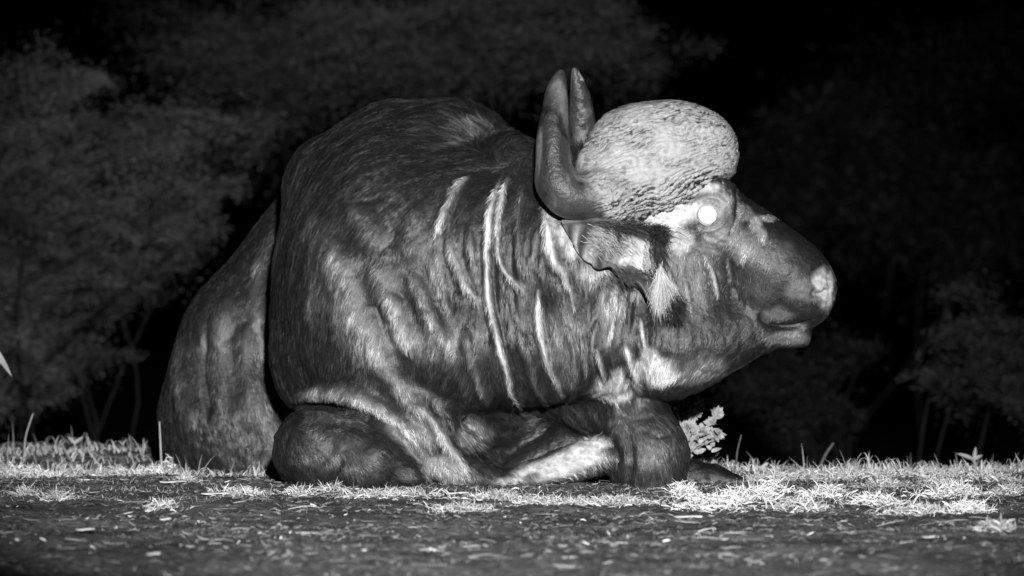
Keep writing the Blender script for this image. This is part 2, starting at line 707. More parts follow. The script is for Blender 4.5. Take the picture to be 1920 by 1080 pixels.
class Leaves:
    """leaf blades: a folded, curved strip four quads long"""

    def __init__(self):
        self.V, self.Q, self.n = [], [], 0

    def add(self, base, d, length, width, up=(0, 0, 1), curl=0.3, k=6):
        base, d, up = np.array(base, float), np.array(d, float), np.array(up, float)
        d = d / np.linalg.norm(d)
        s = np.cross(d, up)
        if np.linalg.norm(s) < 1e-3:
            s = np.cross(d, (0, 1, 0.1))
        s /= np.linalg.norm(s)
        nrm = np.cross(s, d)
        t = np.linspace(0, 1, k)
        w = width * np.sin(np.pi * (0.06 + 0.94 * t) ** 0.8) ** 0.8 * 0.5
        mid = base + d * (t * length)[:, None] - nrm * (curl * length * t ** 2)[:, None]
        V = np.concatenate([mid - s * w[:, None] + nrm * (w * 0.35)[:, None], mid, mid + s * w[:, None] + nrm * (w * 0.35)[:, None]])
        i = np.arange(k - 1)
        Q = np.concatenate([np.stack([i, i + 1, i + 1 + k, i + k], 1), np.stack([i + k, i + 1 + k, i + 1 + 2 * k, i + 2 * k], 1)])
        self.V.append(V)
        self.Q.append(Q + self.n)
        self.n += 3 * k

    def build(self, name, mat, parent=None):
        me = mesh_from(name, np.concatenate(self.V), np.concatenate(self.Q))
        return link(name, me, mat, parent)


def gz(x, y):
    return float(ground_z(np.array([x]), np.array([y]))[0])


def foot(px, Y):
    p = at(px, 900, Y)
    return np.array((p[0], Y, gz(p[0], Y) - 0.006))


def stalk(name, px, Y, top, r, mat, label, cat, mid=None):
    """one upright stalk from the ground to the drawn top"""
    a = foot(px, Y)
    b = at(top[0], top[1], Y)
    m = (a + b) / 2 if mid is None else at(mid[0], mid[1], Y)
    pts = smooth_line([a, m, b], 5)
    rr = np.linspace(r, r * 0.6, len(pts))
    root = empty(name, a)
    t = Tubes()
    t.add(pts, rr, 7)
    o = t.build('stem', mat, root)
    tag(root, label, cat)
    return root


def small_plants():
    # broad-leaved weed behind the bent foreleg
    a = foot(1290, 0.55)
    root = empty('leafy_weed', a)
    tag(root, 'pale rosette weed with lobed leaves growing behind the bent foreleg', 'weed')
    st, lv = Tubes(), Leaves()
    rnd = random.Random(4)
    tips = [(1265, 765), (1300, 775), (1335, 790), (1345, 775), (1290, 800), (1320, 810), (1275, 815), (1305, 830), (1280, 750), (1345, 815), (1265, 790), (1310, 755), (1330, 825)]
    hub = at(1292, 850, 0.55)
    for tx, ty in tips:
        Y = 0.55 + rnd.uniform(-0.07, 0.07)
        e = at(tx, ty, Y)
        st.add(smooth_line([a, (a + hub) / 2, hub, (hub + e) / 2 + (0, 0, 0.01), e], 3), np.linspace(0.006, 0.0028, 13), 6)
        ax = e - hub
        for j in range(19):
            d = ax / np.linalg.norm(ax) * 0.6 + np.array((rnd.gauss(0, 0.6), rnd.gauss(-0.3, 0.4), rnd.gauss(0.15, 0.5)))
            lv.add(e - ax * 0.1 * rnd.random(), d, rnd.uniform(0.014, 0.028), rnd.uniform(0.010, 0.020), up=(rnd.gauss(0, .5), -1, rnd.gauss(0.4, .4)), curl=rnd.uniform(-0.2, 0.9))
    for k in range(90):
        d = (rnd.gauss(0, 0.6), -0.3, rnd.uniform(0.0, 0.9))
        lv.add(hub + np.array((rnd.gauss(0, .03), rnd.gauss(0, .03), rnd.gauss(0.03, .03))), d, rnd.uniform(0.016, 0.03), rnd.uniform(0.012, 0.02), up=(rnd.gauss(0, .4), -1, 0.3), curl=rnd.uniform(-0.2, 0.8))
    st.build('stem', M_STALK, root)
    lv.build('foliage', M_WEED, root)

    # sprouts
    def sprout(px, Y, top, leaves, label, mat, r=0.003, w=0.012, name='seedling'):
        a = foot(px, Y)
        root = empty(name, a)
        tag(root, label, 'seedling', 'seedlings along the lip of the bank')
        b = at(top[0], top[1], Y)
        st = Tubes()
        st.add(smooth_line([a, (a + b) / 2 + (0.004, 0, 0), b], 4), np.linspace(r, r * 0.7, 9), 6)
        st.build('stem', M_STALK, root)
        for lx, ly in leaves:
            lv = Leaves()
            e = at(lx, ly, Y)
            lv.add(b, e - b, np.linalg.norm(e - b), w, up=(0.1, -1, 0.5), curl=0.25)
            lv.build('leaf', mat, root)
    sprout(1835, 1.7, (1826, 862), [(1795, 847), (1830, 838), (1842, 852)], 'forked grey sprout tallest over the grass at far right edge', M_SPROUT)
    sprout(140, 1.8, (140, 832), [(127, 817), (155, 818)], 'two-leaved sprout above the grass behind the rump', M_SPROUT)
    sprout(1445, 0.9, (1425, 884), [(1412, 872), (1440, 866)], 'low sprout with pointed leaves by the far hoof', M_WEED, w=0.016)
    sprout(-60, 1.2, (-30, 632), [(27, 702)], 'single pale leaf tip drooping in at the left picture edge', M_WEED, r=0.003, w=0.022, name='drooping_plant')

    stalk('dry_stalk', 304, 0.9, (299, 790), 0.0045, M_SPROUT, 'pale upright stub of stalk beside the rump', 'stalk')
    stalk('dry_stalk', 1530, 1.7, (1563, 830), 0.006, M_DARKSTALK, 'thick grey stalk slanting out of the grass, ends bluntly', 'stalk', (1545, 858))
    stalk('dry_stalk', 1380, 1.0, (1390, 815), 0.0035, M_DARKSTALK, 'thin dark upright stalk right of the leafy weed', 'stalk', (1382, 850))
    stalk('dry_stalk', 45, 1.6, (62, 775), 0.0035, M_SPROUT, 'thin tall grey blade over the grass at far left', 'stalk', (48, 820))

    # larger flat splinters of wood
    M_CHIP = mat_noise('weathered wood', 0.3, 0.7, 90, 0.7, stretch=(0.4, 1, 1))
    chips = [(405, 932, 28, 'long pale wood splinter lying in front of the haunch'),
             (325, 912, 26, 'slanting pale splinter lying left of the haunch'),
             (855, 928, 24, 'flat pale splinter lying below the brisket'),
             (1290, 975, 30, 'flat grey splinter in front of the hay heap'),
             (1745, 1010, 16, 'short pale splinter alone on dark soil at right'),
             (160, 1001, 18, 'thin pale splinter alone on dark soil at left'),
             (288, 1051, 13, 'short pale splinter near the bottom edge at left'),
             (310, 983, 11, 'small round pale chip on bare dark soil')]
    for cx, cy, hw, lab in chips:
        d = at(cx, cy, 0) - CAM
        c = CAM + d * (-CAM[2] / d[2])
        l = hw * sz(c[1])
        z = gz(c[0], c[1]) + 0.011
        ang = random.uniform(-0.5, 0.5)
        k = 7
        t = np.linspace(-1, 1, k)
        w = 0.010 * (1 - 0.7 * np.abs(t) ** 3) * np.array([random.uniform(0.5, 1.3) for _ in t])
        V = []
        for lay, hz in ((0, 0.0), (1, 0.003)):
            for i in range(k):
                for sgn in (-1, 1):
                    q = np.array((t[i] * l, sgn * w[i], hz + 0.0012 * math.sin(3 * t[i]) - sgn * 0.001))
                    V.append((c[0] + q[0] * math.cos(ang) - q[1] * math.sin(ang), c[1] + q[0] * math.sin(ang) + q[1] * math.cos(ang), z - 0.004 + q[2] + 0.0025 * sgn))
        Q = []
        n = 2 * k
        for i in range(k - 1):
            a0, a1, b0, b1 = 2 * i, 2 * i + 1, 2 * i + 2, 2 * i + 3
            Q += [(a0, a1, b1, b0), (n + a0, n + b0, n + b1, n + a1), (a0, b0, n + b0, n + a0), (a1, n + a1, n + b1, b1)]
        Q += [(0, n, n + 1, 1), (n - 2, n - 1, 2 * n - 1, 2 * n - 2)]
        tag(link('wood_chip', mesh_from('wood_chip', V, np.array(Q), smooth=False), M_CHIP), lab, 'wood chip', 'splinters lying on the soil')


small_plants()

# ------------------------------------------------------------------ thorn shrubs behind
M_BARK = mat_noise('thorn bush bark', 0.006, 0.016, 30, 0.95, spec=0.1)


def shrub(name, px, Y, crown, label, tint, leaf=0.008, n_tips=260, n_leaf=200, spray=0.42, seed=1, name_cat='shrub', lean=0.5):
    """crown: clumps (px, py, rx, ry) of feathery sprays; the bush has real depth"""
    rnd = random.Random(seed)
    rg = np.random.default_rng(seed)
    base = at(px, 860, Y)
    base[2] = gz(base[0], base[1]) - 0.05
    root = empty(name, base)
    tag(root, label, name_cat, 'thorn shrubs in the dark beyond the bank')
    br = Tubes()
    stems = [base + np.array((rnd.gauss(0, 0.15), rnd.gauss(0, 0.15), 0)) for k in range(4)]
    area = np.array([c[2] * c[3] for c in crown], float)
    pick = rg.choice(len(crown), n_tips, p=area / area.sum())
    LV, DV = [], []
    for c in crown[::2]:
        o = at(c[0], c[1], Y + rnd.uniform(-0.2, 0.5))
        st = rnd.choice(stems)
        m1 = st * 0.7 + o * 0.3 + np.array((rnd.gauss(0, .22), rnd.gauss(0, .2), rnd.gauss(0, .1)))
        m2 = st * 0.3 + o * 0.7 + np.array((rnd.gauss(0, .22), rnd.gauss(0, .2), rnd.gauss(-.12, .1)))
        line = smooth_line([st, m1, m2, o], 6)
        br.add(line, np.linspace(0.011, 0.004, len(line)), 6)
    for i in range(n_tips):
        c = crown[pick[i]]
        a = rnd.uniform(0, 6.283)
        q = rnd.random() ** 0.6
        tip = at(c[0] + c[2] * q * math.cos(a), c[1] + c[3] * q * math.sin(a), Y + rnd.gauss(0.2, 0.35))
        # each spray fans outward and a little upward from the middle of its clump
        o = at(c[0] - c[2] * 0.7 * lean, c[1] + c[3] * 0.5, Y + 0.2)
        d = tip - o
        d = d / (np.linalg.norm(d) + 1e-6) * np.array((1, 1, 0.6)) + np.array((rnd.gauss(0.35 * lean, 0.35), rnd.gauss(0, .35), rnd.gauss(0.12, 0.25)))
        d = d / np.linalg.norm(d)
        L = spray * rnd.uniform(0.5, 1.3)
        foot_ = tip - d * L
        mid = (foot_ + tip) / 2 + np.array((0, 0, rnd.uniform(0.0, 0.06)))
        line = np.array(smooth_line([foot_, mid, tip], 4))
        br.add(line, np.linspace(0.005, 0.0015, len(line)), 4)
        m = int(n_leaf * rnd.uniform(0.4, 1.5))
        t = rg.uniform(0.8, len(line) - 1.001, m)
        k0 = t.astype(int)
        p = line[k0] + (line[k0 + 1] - line[k0]) * (t - k0)[:, None]
        off = rg.normal(0, 1, (m, 3)) * 0.035 * L / 0.42 * (1.4 - t / len(line))[:, None]
        LV.append(p + off)
        DV.append(off * 3 + rg.normal(0, 0.03, (m, 3)) + d * 0.12)
    P = np.concatenate(LV)
    D = np.concatenate(DV)
    D /= np.linalg.norm(D, axis=1, keepdims=True) + 1e-9
    n = len(P)
    S = np.cross(D, rg.normal(0, 1, (n, 3)))
    S /= np.linalg.norm(S, axis=1, keepdims=True) + 1e-9
    l = leaf * rg.uniform(0.7, 1.8, (n, 1))
    w = l * 0.22
    V = np.stack([P - D * l, P + S * w, P + D * l, P - S * w], 1).reshape(-1, 3)
    Q = np.arange(4 * n).reshape(n, 4)
    br.build('branches', M_BARK, root)
    me = mesh_from('foliage', V, Q, smooth=False)
    f = fbm(P, 2.2, seed, 3)
    set_attr(me, 'tint', np.repeat(np.clip(tint * (1 + 0.9 * f + rg.uniform(-0.3, 0.3, n)), 0.002, 1), 4))
    link('foliage', me, M_LEAF, root)
    return root


M_LEAF = mat_leaf('thorn bush leaf', 'tint', rough=0.6, spec=0.3)

shrub('thorn_shrub', 60, 6.8, [(110, 270, 130, 80), (290, 250, 120, 55), (420, 235, 90, 26), (500, 222, 60, 12), (150, 390, 170, 100), (360, 350, 110, 50), (60, 520, 90, 90),
                                (230, 520, 120, 60), (370, 430, 70, 40), (160, 160, 70, 34), (40, 350, 70, 100), (60, 120, 30, 40), (330, 480, 70, 30), (100, 620, 90, 40), (80, 720, 100, 50), (210, 660, 70, 40)],
      'broad feathery thorn shrub behind the rump, largest of the shrubs', 0.072, n_tips=360, n_leaf=360, leaf=0.0065, seed=3, lean=1.0)
shrub('thorn_shrub', 700, 9.0, [(520, 90, 110, 40), (680, 70, 150, 50), (840, 70, 160, 50), (1000, 75, 130, 40), (1150, 75, 110, 26), (1290, 88, 70, 12), (1210, 125, 50, 10),
                                (420, 60, 40, 20), (900, 118, 150, 20), (700, 130, 140, 26), (560, 150, 70, 26), (1000, 20, 240, 20)],
      'wide pale-topped thorn shrub seen above the back and the horns', 0.054, n_tips=300, n_leaf=360, leaf=0.008, spray=0.6, seed=5, lean=0.6)
shrub('thorn_shrub', 1840, 6.0, [(1820, 650, 80, 50), (1880, 700, 70, 60), (1775, 560, 20, 24), (1740, 720, 60, 26), (1890, 620, 40, 30)],
      'dim rounded shrub low beyond the grass at the right edge', 0.024, n_tips=120, n_leaf=220, spray=0.3, seed=8, lean=-0.6)
shrub('thorn_shrub', 1560, 7.4, [(1500, 700, 80, 20), (1600, 660, 60, 20), (1560, 790, 70, 14), (1450, 740, 50, 10)],
      'low very dark shrub beneath the muzzle, left of the rounded one', 0.011, n_tips=80, n_leaf=220, spray=0.4, seed=12)
shrub('thorn_tree', 1700, 13.0, [(1600, 240, 160, 80), (1800, 140, 140, 70), (1750, 330, 160, 80), (1500, 380, 100, 60), (1880, 420, 90, 80), (1890, 60, 60, 40)],
      'tall dark tree almost lost in the night at upper right', 0.0035, n_tips=200, n_leaf=240, leaf=0.016, spray=0.8, seed=14, name_cat='tree')

# ================================================================== the buffalo
def build_body_field():
    f = Field((-1.10, -0.62, -0.12), (0.99, 1.85, 1.13), 0.010)
    K = 0.07
    # trunk, withers, shoulder
    f.ell((752, 550, .40), (232, .50, 335), k=K)
    f.cone((652, 362, .52, 120), (745, 326, .48, 126), K)
    f.cone((745, 326, .48, 126), (850, 325, .34, 118), K)
    f.cone((850, 325, .34, 118), (970, 365, .14, 96), K)
    f.cone((970, 365, .14, 96), (1070, 390, .06, 84), K)
    f.cone((622, 480, .48, 100), (632, 680, .40, 122), K)
    # rear trunk and haunch
    f.cone((735, 560, .6, 215), (640, 620, 1.3, 150), 0.05)
    f.ell((560, 740, 1.42), (190, .42, 260), k=0.05)
    f.cone((578, 425, 1.14, 80), (478, 640, 1.13, 132), 0.06)
    f.cone((478, 640, 1.13, 132), (462, 780, 1.13, 160), 0.06)
    f.cone((462, 780, 1.13, 160), (480, 860, 1.10, 130), 0.06)
    f.cone((480, 800, 1.02, 105), (515, 880, .92, 70), K)
    # neck and dewlap
    f.cone((860, 480, .15, 190), (1090, 500, -.02, 145), K)
    f.cone((850, 630, .06, 150), (1120, 630, -.05, 106), K)
    f.cone((1110, 640, -.05, 100), (1290, 635, -.085, 88), 0.05)
    f.cone((890, 690, .2, 105), (980, 840, .36, 105), K)
    f.cone((1040, 700, .2, 80), (1130, 770, .18, 62), K)
    f.cone((1100, 780, .34, 90), (1000, 860, .36, 90), K)
    # brisket fold and folded right foreleg
    f.cone((700, 720, .06, 70), (790, 790, -.02, 58), 0.05)
    f.cone((790, 790, -.02, 58), (880, 895, -.06, 42), 0.04)
    f.cone((880, 895, -.06, 42), (950, 915, -.04, 30), 0.03)
    f.cone((600, 845, -.02, 86), (700, 868, -.08, 66), 0.03)
    f.cone((690, 866, -.07, 66), (768, 888, -.07, 38), 0.05)
    f.cone((600, 860, .10, 74), (640, 870, .2, 80), 0.05)
    # bent left foreleg
    f.cone((1120, 740, .12, 85), (1186, 765, .02, 62), 0.04)
    f.cone((1186, 765, .02, 62), (1214, 850, -.05, 73), 0.03)
    f.cone((1214, 850, -.05, 73), (1220, 940, -.03, 64), 0.03)
    f.cone((1135, 848, -.05, 36), (1050, 876, -.03, 30), 0.025)
    f.cone((1050, 876, -.03, 30), (945, 908, -.03, 24), 0.025)
    f.cone((1100, 815, .16, 40), (960, 890, .14, 30), 0.03)
    # tucked hoof beyond
    f.cone((1270, 888, .22, 32), (1335, 896, .2, 25), 0.02)
    f.cone((1335, 896, .2, 25), (1385, 908, .18, 16), 0.02)
    # head
    k = 0.03
    f.ell((1255, 440, -.07), (125, .135, 105), k=k)
    f.cone((1328, 426, -.085, 88), (1472, 512, -.115, 75), k)
    f.cone((1400, 440, -.10, 52), (1480, 498, -.115, 48), 0.02)
    f.ell((1503, 542, -.12), (66, .090, 70), rot=-0.3, k=k)
    f.cone((1430, 553, -.11, 58), (1510, 568, -.12, 42), k)
    f.cone((1258, 638, -.08, 108), (1412, 612, -.105, 54), k)
    f.cone((1418, 617, -.105, 38), (1500, 629, -.115, 23), 0.02)
    f.ell((1272, 560, -.09), (118, .125, 160), k=k)
    f.ell((1348, 392, -.180), (48, .045, 60), k=0.035)       # the orbit
    f.ell((1350, 392, .03), (46, .042, 58), k=0.02)
    return f.mesh()


# folds of the hide: line, half-width px, height m, tint, bareness
FOLDS = [
    ([(985, 330), (972, 400), (970, 470), (985, 530)], 7, .007, .09, .0),
    ([(880, 420), (885, 480), (896, 540), (915, 590)], 8, .007, .09, .0),
    ([(868, 600), (880, 660), (898, 720), (925, 770)], 11, .010, .10, .0),
    ([(965, 600), (985, 660), (1005, 720), (1020, 770)], 10, .010, .09, .0),
    ([(1010, 420), (1000, 470), (1004, 520)], 7, .006, .12, .0),
    ([(700, 480), (715, 540), (735, 600)], 17, .010, .07, .0),
    ([(660, 380), (690, 430), (700, 480)], 22, .010, .045, .0),
    ([(790, 380), (770, 430), (768, 490)], 16, .009, .05, .0),
    ([(1292, 398), (1304, 380), (1330, 368), (1352, 376), (1362, 395)], 5, .005, .2, .7),
    ([(1300, 418), (1318, 432), (1342, 430), (1358, 418)], 4, .004, .16, .7),
    ([(1316, 448), (1336, 455), (1356, 444)], 4, .004, .14, .5),
    ([(948, 318), (925, 370), (914, 430), (911, 500), (918, 570), (934, 640), (950, 700), (958, 740), (972, 768), (990, 792)], 8, .013, .46, .6),
    ([(958, 322), (940, 370), (931, 430), (934, 480), (950, 515), (975, 540), (998, 565)], 7, .011, .38, .5),
    ([(1005, 530), (1009, 580), (1014, 630), (1026, 680), (1042, 715), (1062, 748)], 8, .013, .46, .6),
    ([(885, 325), (860, 350), (838, 385), (822, 420), (814, 450)], 9, .010, .26, .3),
    ([(838, 448), (850, 490), (866, 525), (890, 560), (905, 590)], 9, .009, .22, .2),
    ([(816, 450), (824, 500), (832, 540), (850, 600)], 7, .006, .16, .1),
    ([(1024, 398), (1027, 440), (1034, 475), (1050, 505), (1072, 525)], 12, .013, .5, .7),
    ([(1050, 505), (1068, 545), (1076, 590)], 7, .008, .28, .2),
    ([(905, 545), (915, 590), (920, 620)], 5, .006, .18, .1),
    ([(618, 430), (632, 500), (644, 560), (662, 610), (700, 660), (745, 720)], 26, .018, .17, .0),
    ([(728, 540), (740, 590), (756, 630), (778, 672)], 16, .016, .24, .1),
    ([(764, 500), (786, 550), (806, 590), (830, 640), (850, 670)], 14, .012, .18, .0),
    ([(800, 480), (822, 540), (846, 600)], 9, .007, .14, .0),
    ([(690, 640), (720, 690), (760, 740), (820, 790)], 20, .014, .19, .0),
    ([(1156, 520), (1154, 560), (1148, 610), (1138, 660)], 6, .008, .30, .2),
    ([(1200, 590), (1206, 630), (1214, 665)], 4, .008, .34, .2),
    ([(1172, 640), (1182, 680), (1194, 715), (1200, 735)], 7, .009, .42, .3),
    ([(1118, 650), (1128, 690), (1140, 720)], 7, .008, .26, .2),
    ([(1086, 620), (1096, 680), (1104, 720)], 6, .007, .18, .0),
    ([(1062, 600), (1072, 650), (1082, 700)], 6, .006, .15, .0),
    ([(1124, 590), (1112, 640), (1108, 690)], 6, .006, .2, .1),
    ([(536, 750), (570, 738), (620, 736), (680, 752), (730, 785), (780, 838), (820, 880)], 15, .022, .30, .1),
    ([(760, 756), (800, 780), (830, 820), (850, 850), (880, 880)], 11, .014, .28, .2),
    ([(868, 772), (890, 800), (915, 820), (945, 832)], 14, .018, .36, .2),
    ([(470, 590), (458, 680), (482, 760), (545, 860)], 26, .016, .10, .0),
    ([(432, 540), (408, 620), (402, 700), (420, 780)], 16, .012, .10, .0),
    ([(352, 600), (334, 680), (346, 780), (370, 850)], 14, .010, .06, .0),
    ([(490, 470), (480, 540), (478, 620)], 14, .008, .08, .0),
    ([(1250, 500), (1262, 530), (1275, 550)], 4, .004, .3, .2),
    ([(1310, 470), (1330, 495), (1342, 530), (1345, 570)], 4, .004, .28, .2),
    ([(1282, 520), (1292, 560), (1294, 590)], 5, .004, .2, .1),
    ([(1362, 480), (1368, 510), (1374, 535)], 4, .003, .2, .0),
    ([(1130, 826), (1090, 842), (1040, 862), (990, 882), (940, 902)], 15, .004, .33, .9),
    ([(1160, 858), (1120, 862), (1080, 874), (1030, 894), (980, 908)], 15, .004, .31, .9),
]
CREASES = [
    ([(1166, 800), (1182, 850), (1176, 912)], 8, .009),
    ([(1200, 800), (1230, 815), (1262, 812)], 6, .006),
    ([(1150, 770), (1190, 785), (1230, 780)], 7, .006),
    ([(560, 800), (600, 790), (650, 795)], 8, .006),
    ([(385, 600), (376, 680), (384, 740), (392, 785)], 7, .016),
    ([(432, 640), (440, 700), (455, 750)], 12, .010),
    ([(1418, 588), (1440, 606), (1470, 613), (1500, 611), (1530, 600)], 5, .016),
    ([(1380, 345), (1384, 380), (1378, 420), (1366, 450)], 4, .006),
    ([(1520, 546), (1532, 553), (1546, 550), (1554, 540)], 5, .016),
    ([(1552, 520), (1558, 540), (1556, 560)], 3, .005),
    ([(530, 768), (580, 756), (640, 762), (700, 785), (760, 830), (790, 880)], 9, .022),
    ([(920, 440), (922, 500), (928, 560), (945, 640), (962, 700)], 5, .008),
    ([(1015, 560), (1022, 620), (1036, 680)], 6, .006),
    ([(1140, 830), (1155, 845), (1160, 870)], 6, .008),
    ([(1172, 690), (1180, 725), (1188, 750)], 5, .010),
    ([(640, 850), (630, 890), (635, 910)], 9, .008),
    ([(700, 560), (715, 620), (740, 670)], 12, .010),
]
# patches of bare, dusty, pale-haired or dark hide, plus painted dewlap shade and eye glow: px, py, rx, ry, tint, bareness
PATCHES = [
    (1262, 398, 70, 36, .55, 1.0), (1290, 395, 44, 30, .5, .9), (1230, 415, 40, 30, .55, .9), (1320, 350, 50, 16, .5, 1.0), (1275, 450, 34, 30, .34, .6), (1330, 380, 40, 40, .22, .9),  # patch just left of the eye: pale skin with eyeshine glow painted in
    (1340, 440, 40, 45, .13, .9),
    (1148, 728, 42, 26, .6, .4), (1160, 705, 18, 26, .5, .3), (1235, 695, 56, 26, .55, .0), (1220, 675, 20, 30, .45, .0), (1310, 690, 60, 26, .16, .0),
    (1075, 450, 40, 45, .42, .7), (1110, 510, 50, 26, .25, .2), (1030, 420, 18, 50, .35, .4),
    (1305, 500, 66, 60, .07, .0), (1425, 470, 66, 30, .065, .0), (1252, 485, 30, 56, .11, .0), (1395, 470, 26, 40, .10, .0),
    (1418, 418, 14, 20, .34, .1), (1430, 440, 10, 16, .34, .0), (1440, 410, 20, 7, .3, .0), (1400, 400, 16, 20, .2, .1), (1380, 450, 30, 40, .12, .0),
    (1392, 478, 10, 22, .24, .0),
    (1548, 545, 24, 48, .30, 1.0), (1535, 530, 14, 12, .42, 1.0), (1500, 545, 30, 30, .11, .6), (1460, 590, 40, 16, .13, .3), (1470, 635, 50, 14, .11, .3),
    (1115, 832, 36, 22, .46, .9), (1090, 856, 50, 18, .40, .9), (1040, 878, 44, 16, .36, .9), (955, 905, 34, 12, .34, .6),
    (760, 890, 20, 16, .13, .0), (1345, 890, 70, 40, .010, .0), (980, 815, 100, 34, .010, .0), (840, 880, 44, 36, .26, .1), (800, 810, 50, 34, .17, .0), (880, 810, 30, 30, .22, .1),  # wide near-black patch: underside hair plus dewlap shade painted into the tint
    (885, 250, 44, 30, .10, .0), (600, 500, 40, 110, .055, .0), (690, 640, 60, 50, .10, .0), (430, 700, 90, 140, .045, .0), (1150, 560, 30, 40, .14, .0),
    (1200, 545, 30, 20, .12, .0), (1300, 560, 40, 60, .06, .0), (1420, 520, 60, 40, .05, .0), (1180, 800, 40, 30, .12, .0), (1225, 840, 66, 80, .042, .0), (640, 785, 66, 24, .055, .0), (660, 850, 50, 34, .05, .0), (1185, 800, 30, 50, .055, .0),
    (820, 640, 60, 40, .11, .0), (1060, 640, 50, 80, .09, .0),
]


def tri(x):
    return np.exp(-x * x)


def sculpt(V, Q):
    N = normals(V, Q)
    px, py = drawing(V)
    near = sstep(0.45, -0.05, N[:, 1])                  # the visible flank; the far flank stays plain
    front = V[:, 1] < 0.62
    rear = ~front
    disp = np.zeros(len(V))
    tint = np.full(len(V), 0.017)
    bare = np.zeros(len(V))
    wob = 5.0 * vnoise(V, 22, 4)
    for line, w, h, t, b in FOLDS:
        L = [p[:2] for p in smooth_line(line, 5)]
        x0, x1 = min(p[0] for p in L) - 4 * w, max(p[0] for p in L) + 4 * w
        on_rear = line[0][0] < 500 and line[0][1] < 700
        m = np.where((px > x0) & (px < x1) & (near > 0) & (rear if on_rear else front))[0]
        d, r, _ = seg_dist(px[m] + wob[m] * 0.35, py[m], L)
        env = sstep(0, 0.22, r) * sstep(1.0, 0.75, r)
        ww = (0.82 if w < 14 else 1.0) * w * (0.35 + 0.65 * env) * (1 + 0.25 * vnoise(V[m], 9, 21))
        g = tri(d / ww) * env * near[m]
        disp[m] += 1.5 * h * tri(d / (ww * 1.25)) * env * near[m] - 0.7 * h * tri(d / (ww * 2.8)) * env * near[m]
        g = tri(d / (ww * 0.85)) ** 1.2 * env * near[m] * np.clip(1.0 + 0.5 * vnoise(V[m], (60, 60, 25), 33), 0.4, 1.2)
        g = np.clip(g, 0, 1)
        tint[m] = tint[m] * (1 - g) + np.maximum(t * (1.55 if t > 0.2 else 1.0) * np.clip(0.85 + 0.5 * vnoise(V[m], 14, 37), 0.35, 1.3), tint[m]) * g
        bare[m] = np.maximum(bare[m], b * g)
    for line, w, h in CREASES:
        L = [p[:2] for p in smooth_line(line, 5)]
        x0, x1 = min(p[0] for p in L) - 4 * w, max(p[0] for p in L) + 4 * w
        on_rear = line[0][0] < 500
        m = np.where((px > x0) & (px < x1) & (near > 0) & (rear if on_rear else front))[0]
        d, r, _ = seg_dist(px[m] + wob[m] * 0.3, py[m], L)
        env = sstep(0, 0.15, r) * sstep(1.0, 0.85, r)
        disp[m] -= h * tri(d / w) * env * near[m]
    nz = fbm(V, 16, 41, 4)
    nz2 = fbm(V, (55, 55, 22), 43, 3)
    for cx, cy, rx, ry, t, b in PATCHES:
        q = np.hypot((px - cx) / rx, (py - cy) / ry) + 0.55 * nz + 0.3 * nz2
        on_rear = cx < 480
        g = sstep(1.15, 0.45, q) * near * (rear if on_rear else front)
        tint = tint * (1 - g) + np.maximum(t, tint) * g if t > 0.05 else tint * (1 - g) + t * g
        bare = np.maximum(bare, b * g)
    # slack skin: fine vertical wrinkles on the neck, broad muscle swells everywhere
    neck = sstep(780, 880, px) * (sstep(1330, 1180, px) + 0.22 * sstep(1180, 1330, px) * sstep(1470, 1400, px) * sstep(430, 500, py)) * sstep(280, 380, py) * sstep(800, 720, py) * near
    wr = fbm(np.stack([px * 0.0015 + 0.02 * vnoise(V, 6, 3), V[:, 1], V[:, 2]], 1), (42, 6, 7), 51, 3)
    disp += 0.012 * neck * wr
    tint *= 1 + neck * 0.9 * np.clip(wr, -0.2, 1) * (tint < 0.2)
    disp += 0.010 * fbm(V, (7, 7, 4), 71, 3) * sstep(1350, 1250, px) + 0.0016 * fbm(V, (60, 60, 40), 73, 2)
    tint *= 1 + 0.35 * fbm(V, (11, 11, 7), 81, 3)
    # bare skin is cracked and creased along the limb
    cr = fbm(np.stack([V[:, 0] * 0.9 - V[:, 2] * 0.4, V[:, 1], V[:, 2] * 0.9 + V[:, 0] * 0.4], 1), (14, 40, 110), 91, 4)
    disp += 0.007 * fbm(V, 15, 95, 3) * sstep(720, 790, py)
    tint *= 1 + 0.6 * cr * sstep(0.3, 0.8, bare)
    disp += 0.004 * cr * sstep(0.3, 0.8, bare)
    V = V + N * disp[:, None]
    return V, np.clip(tint, 0.010, 0.8), np.clip(bare, 0, 1)


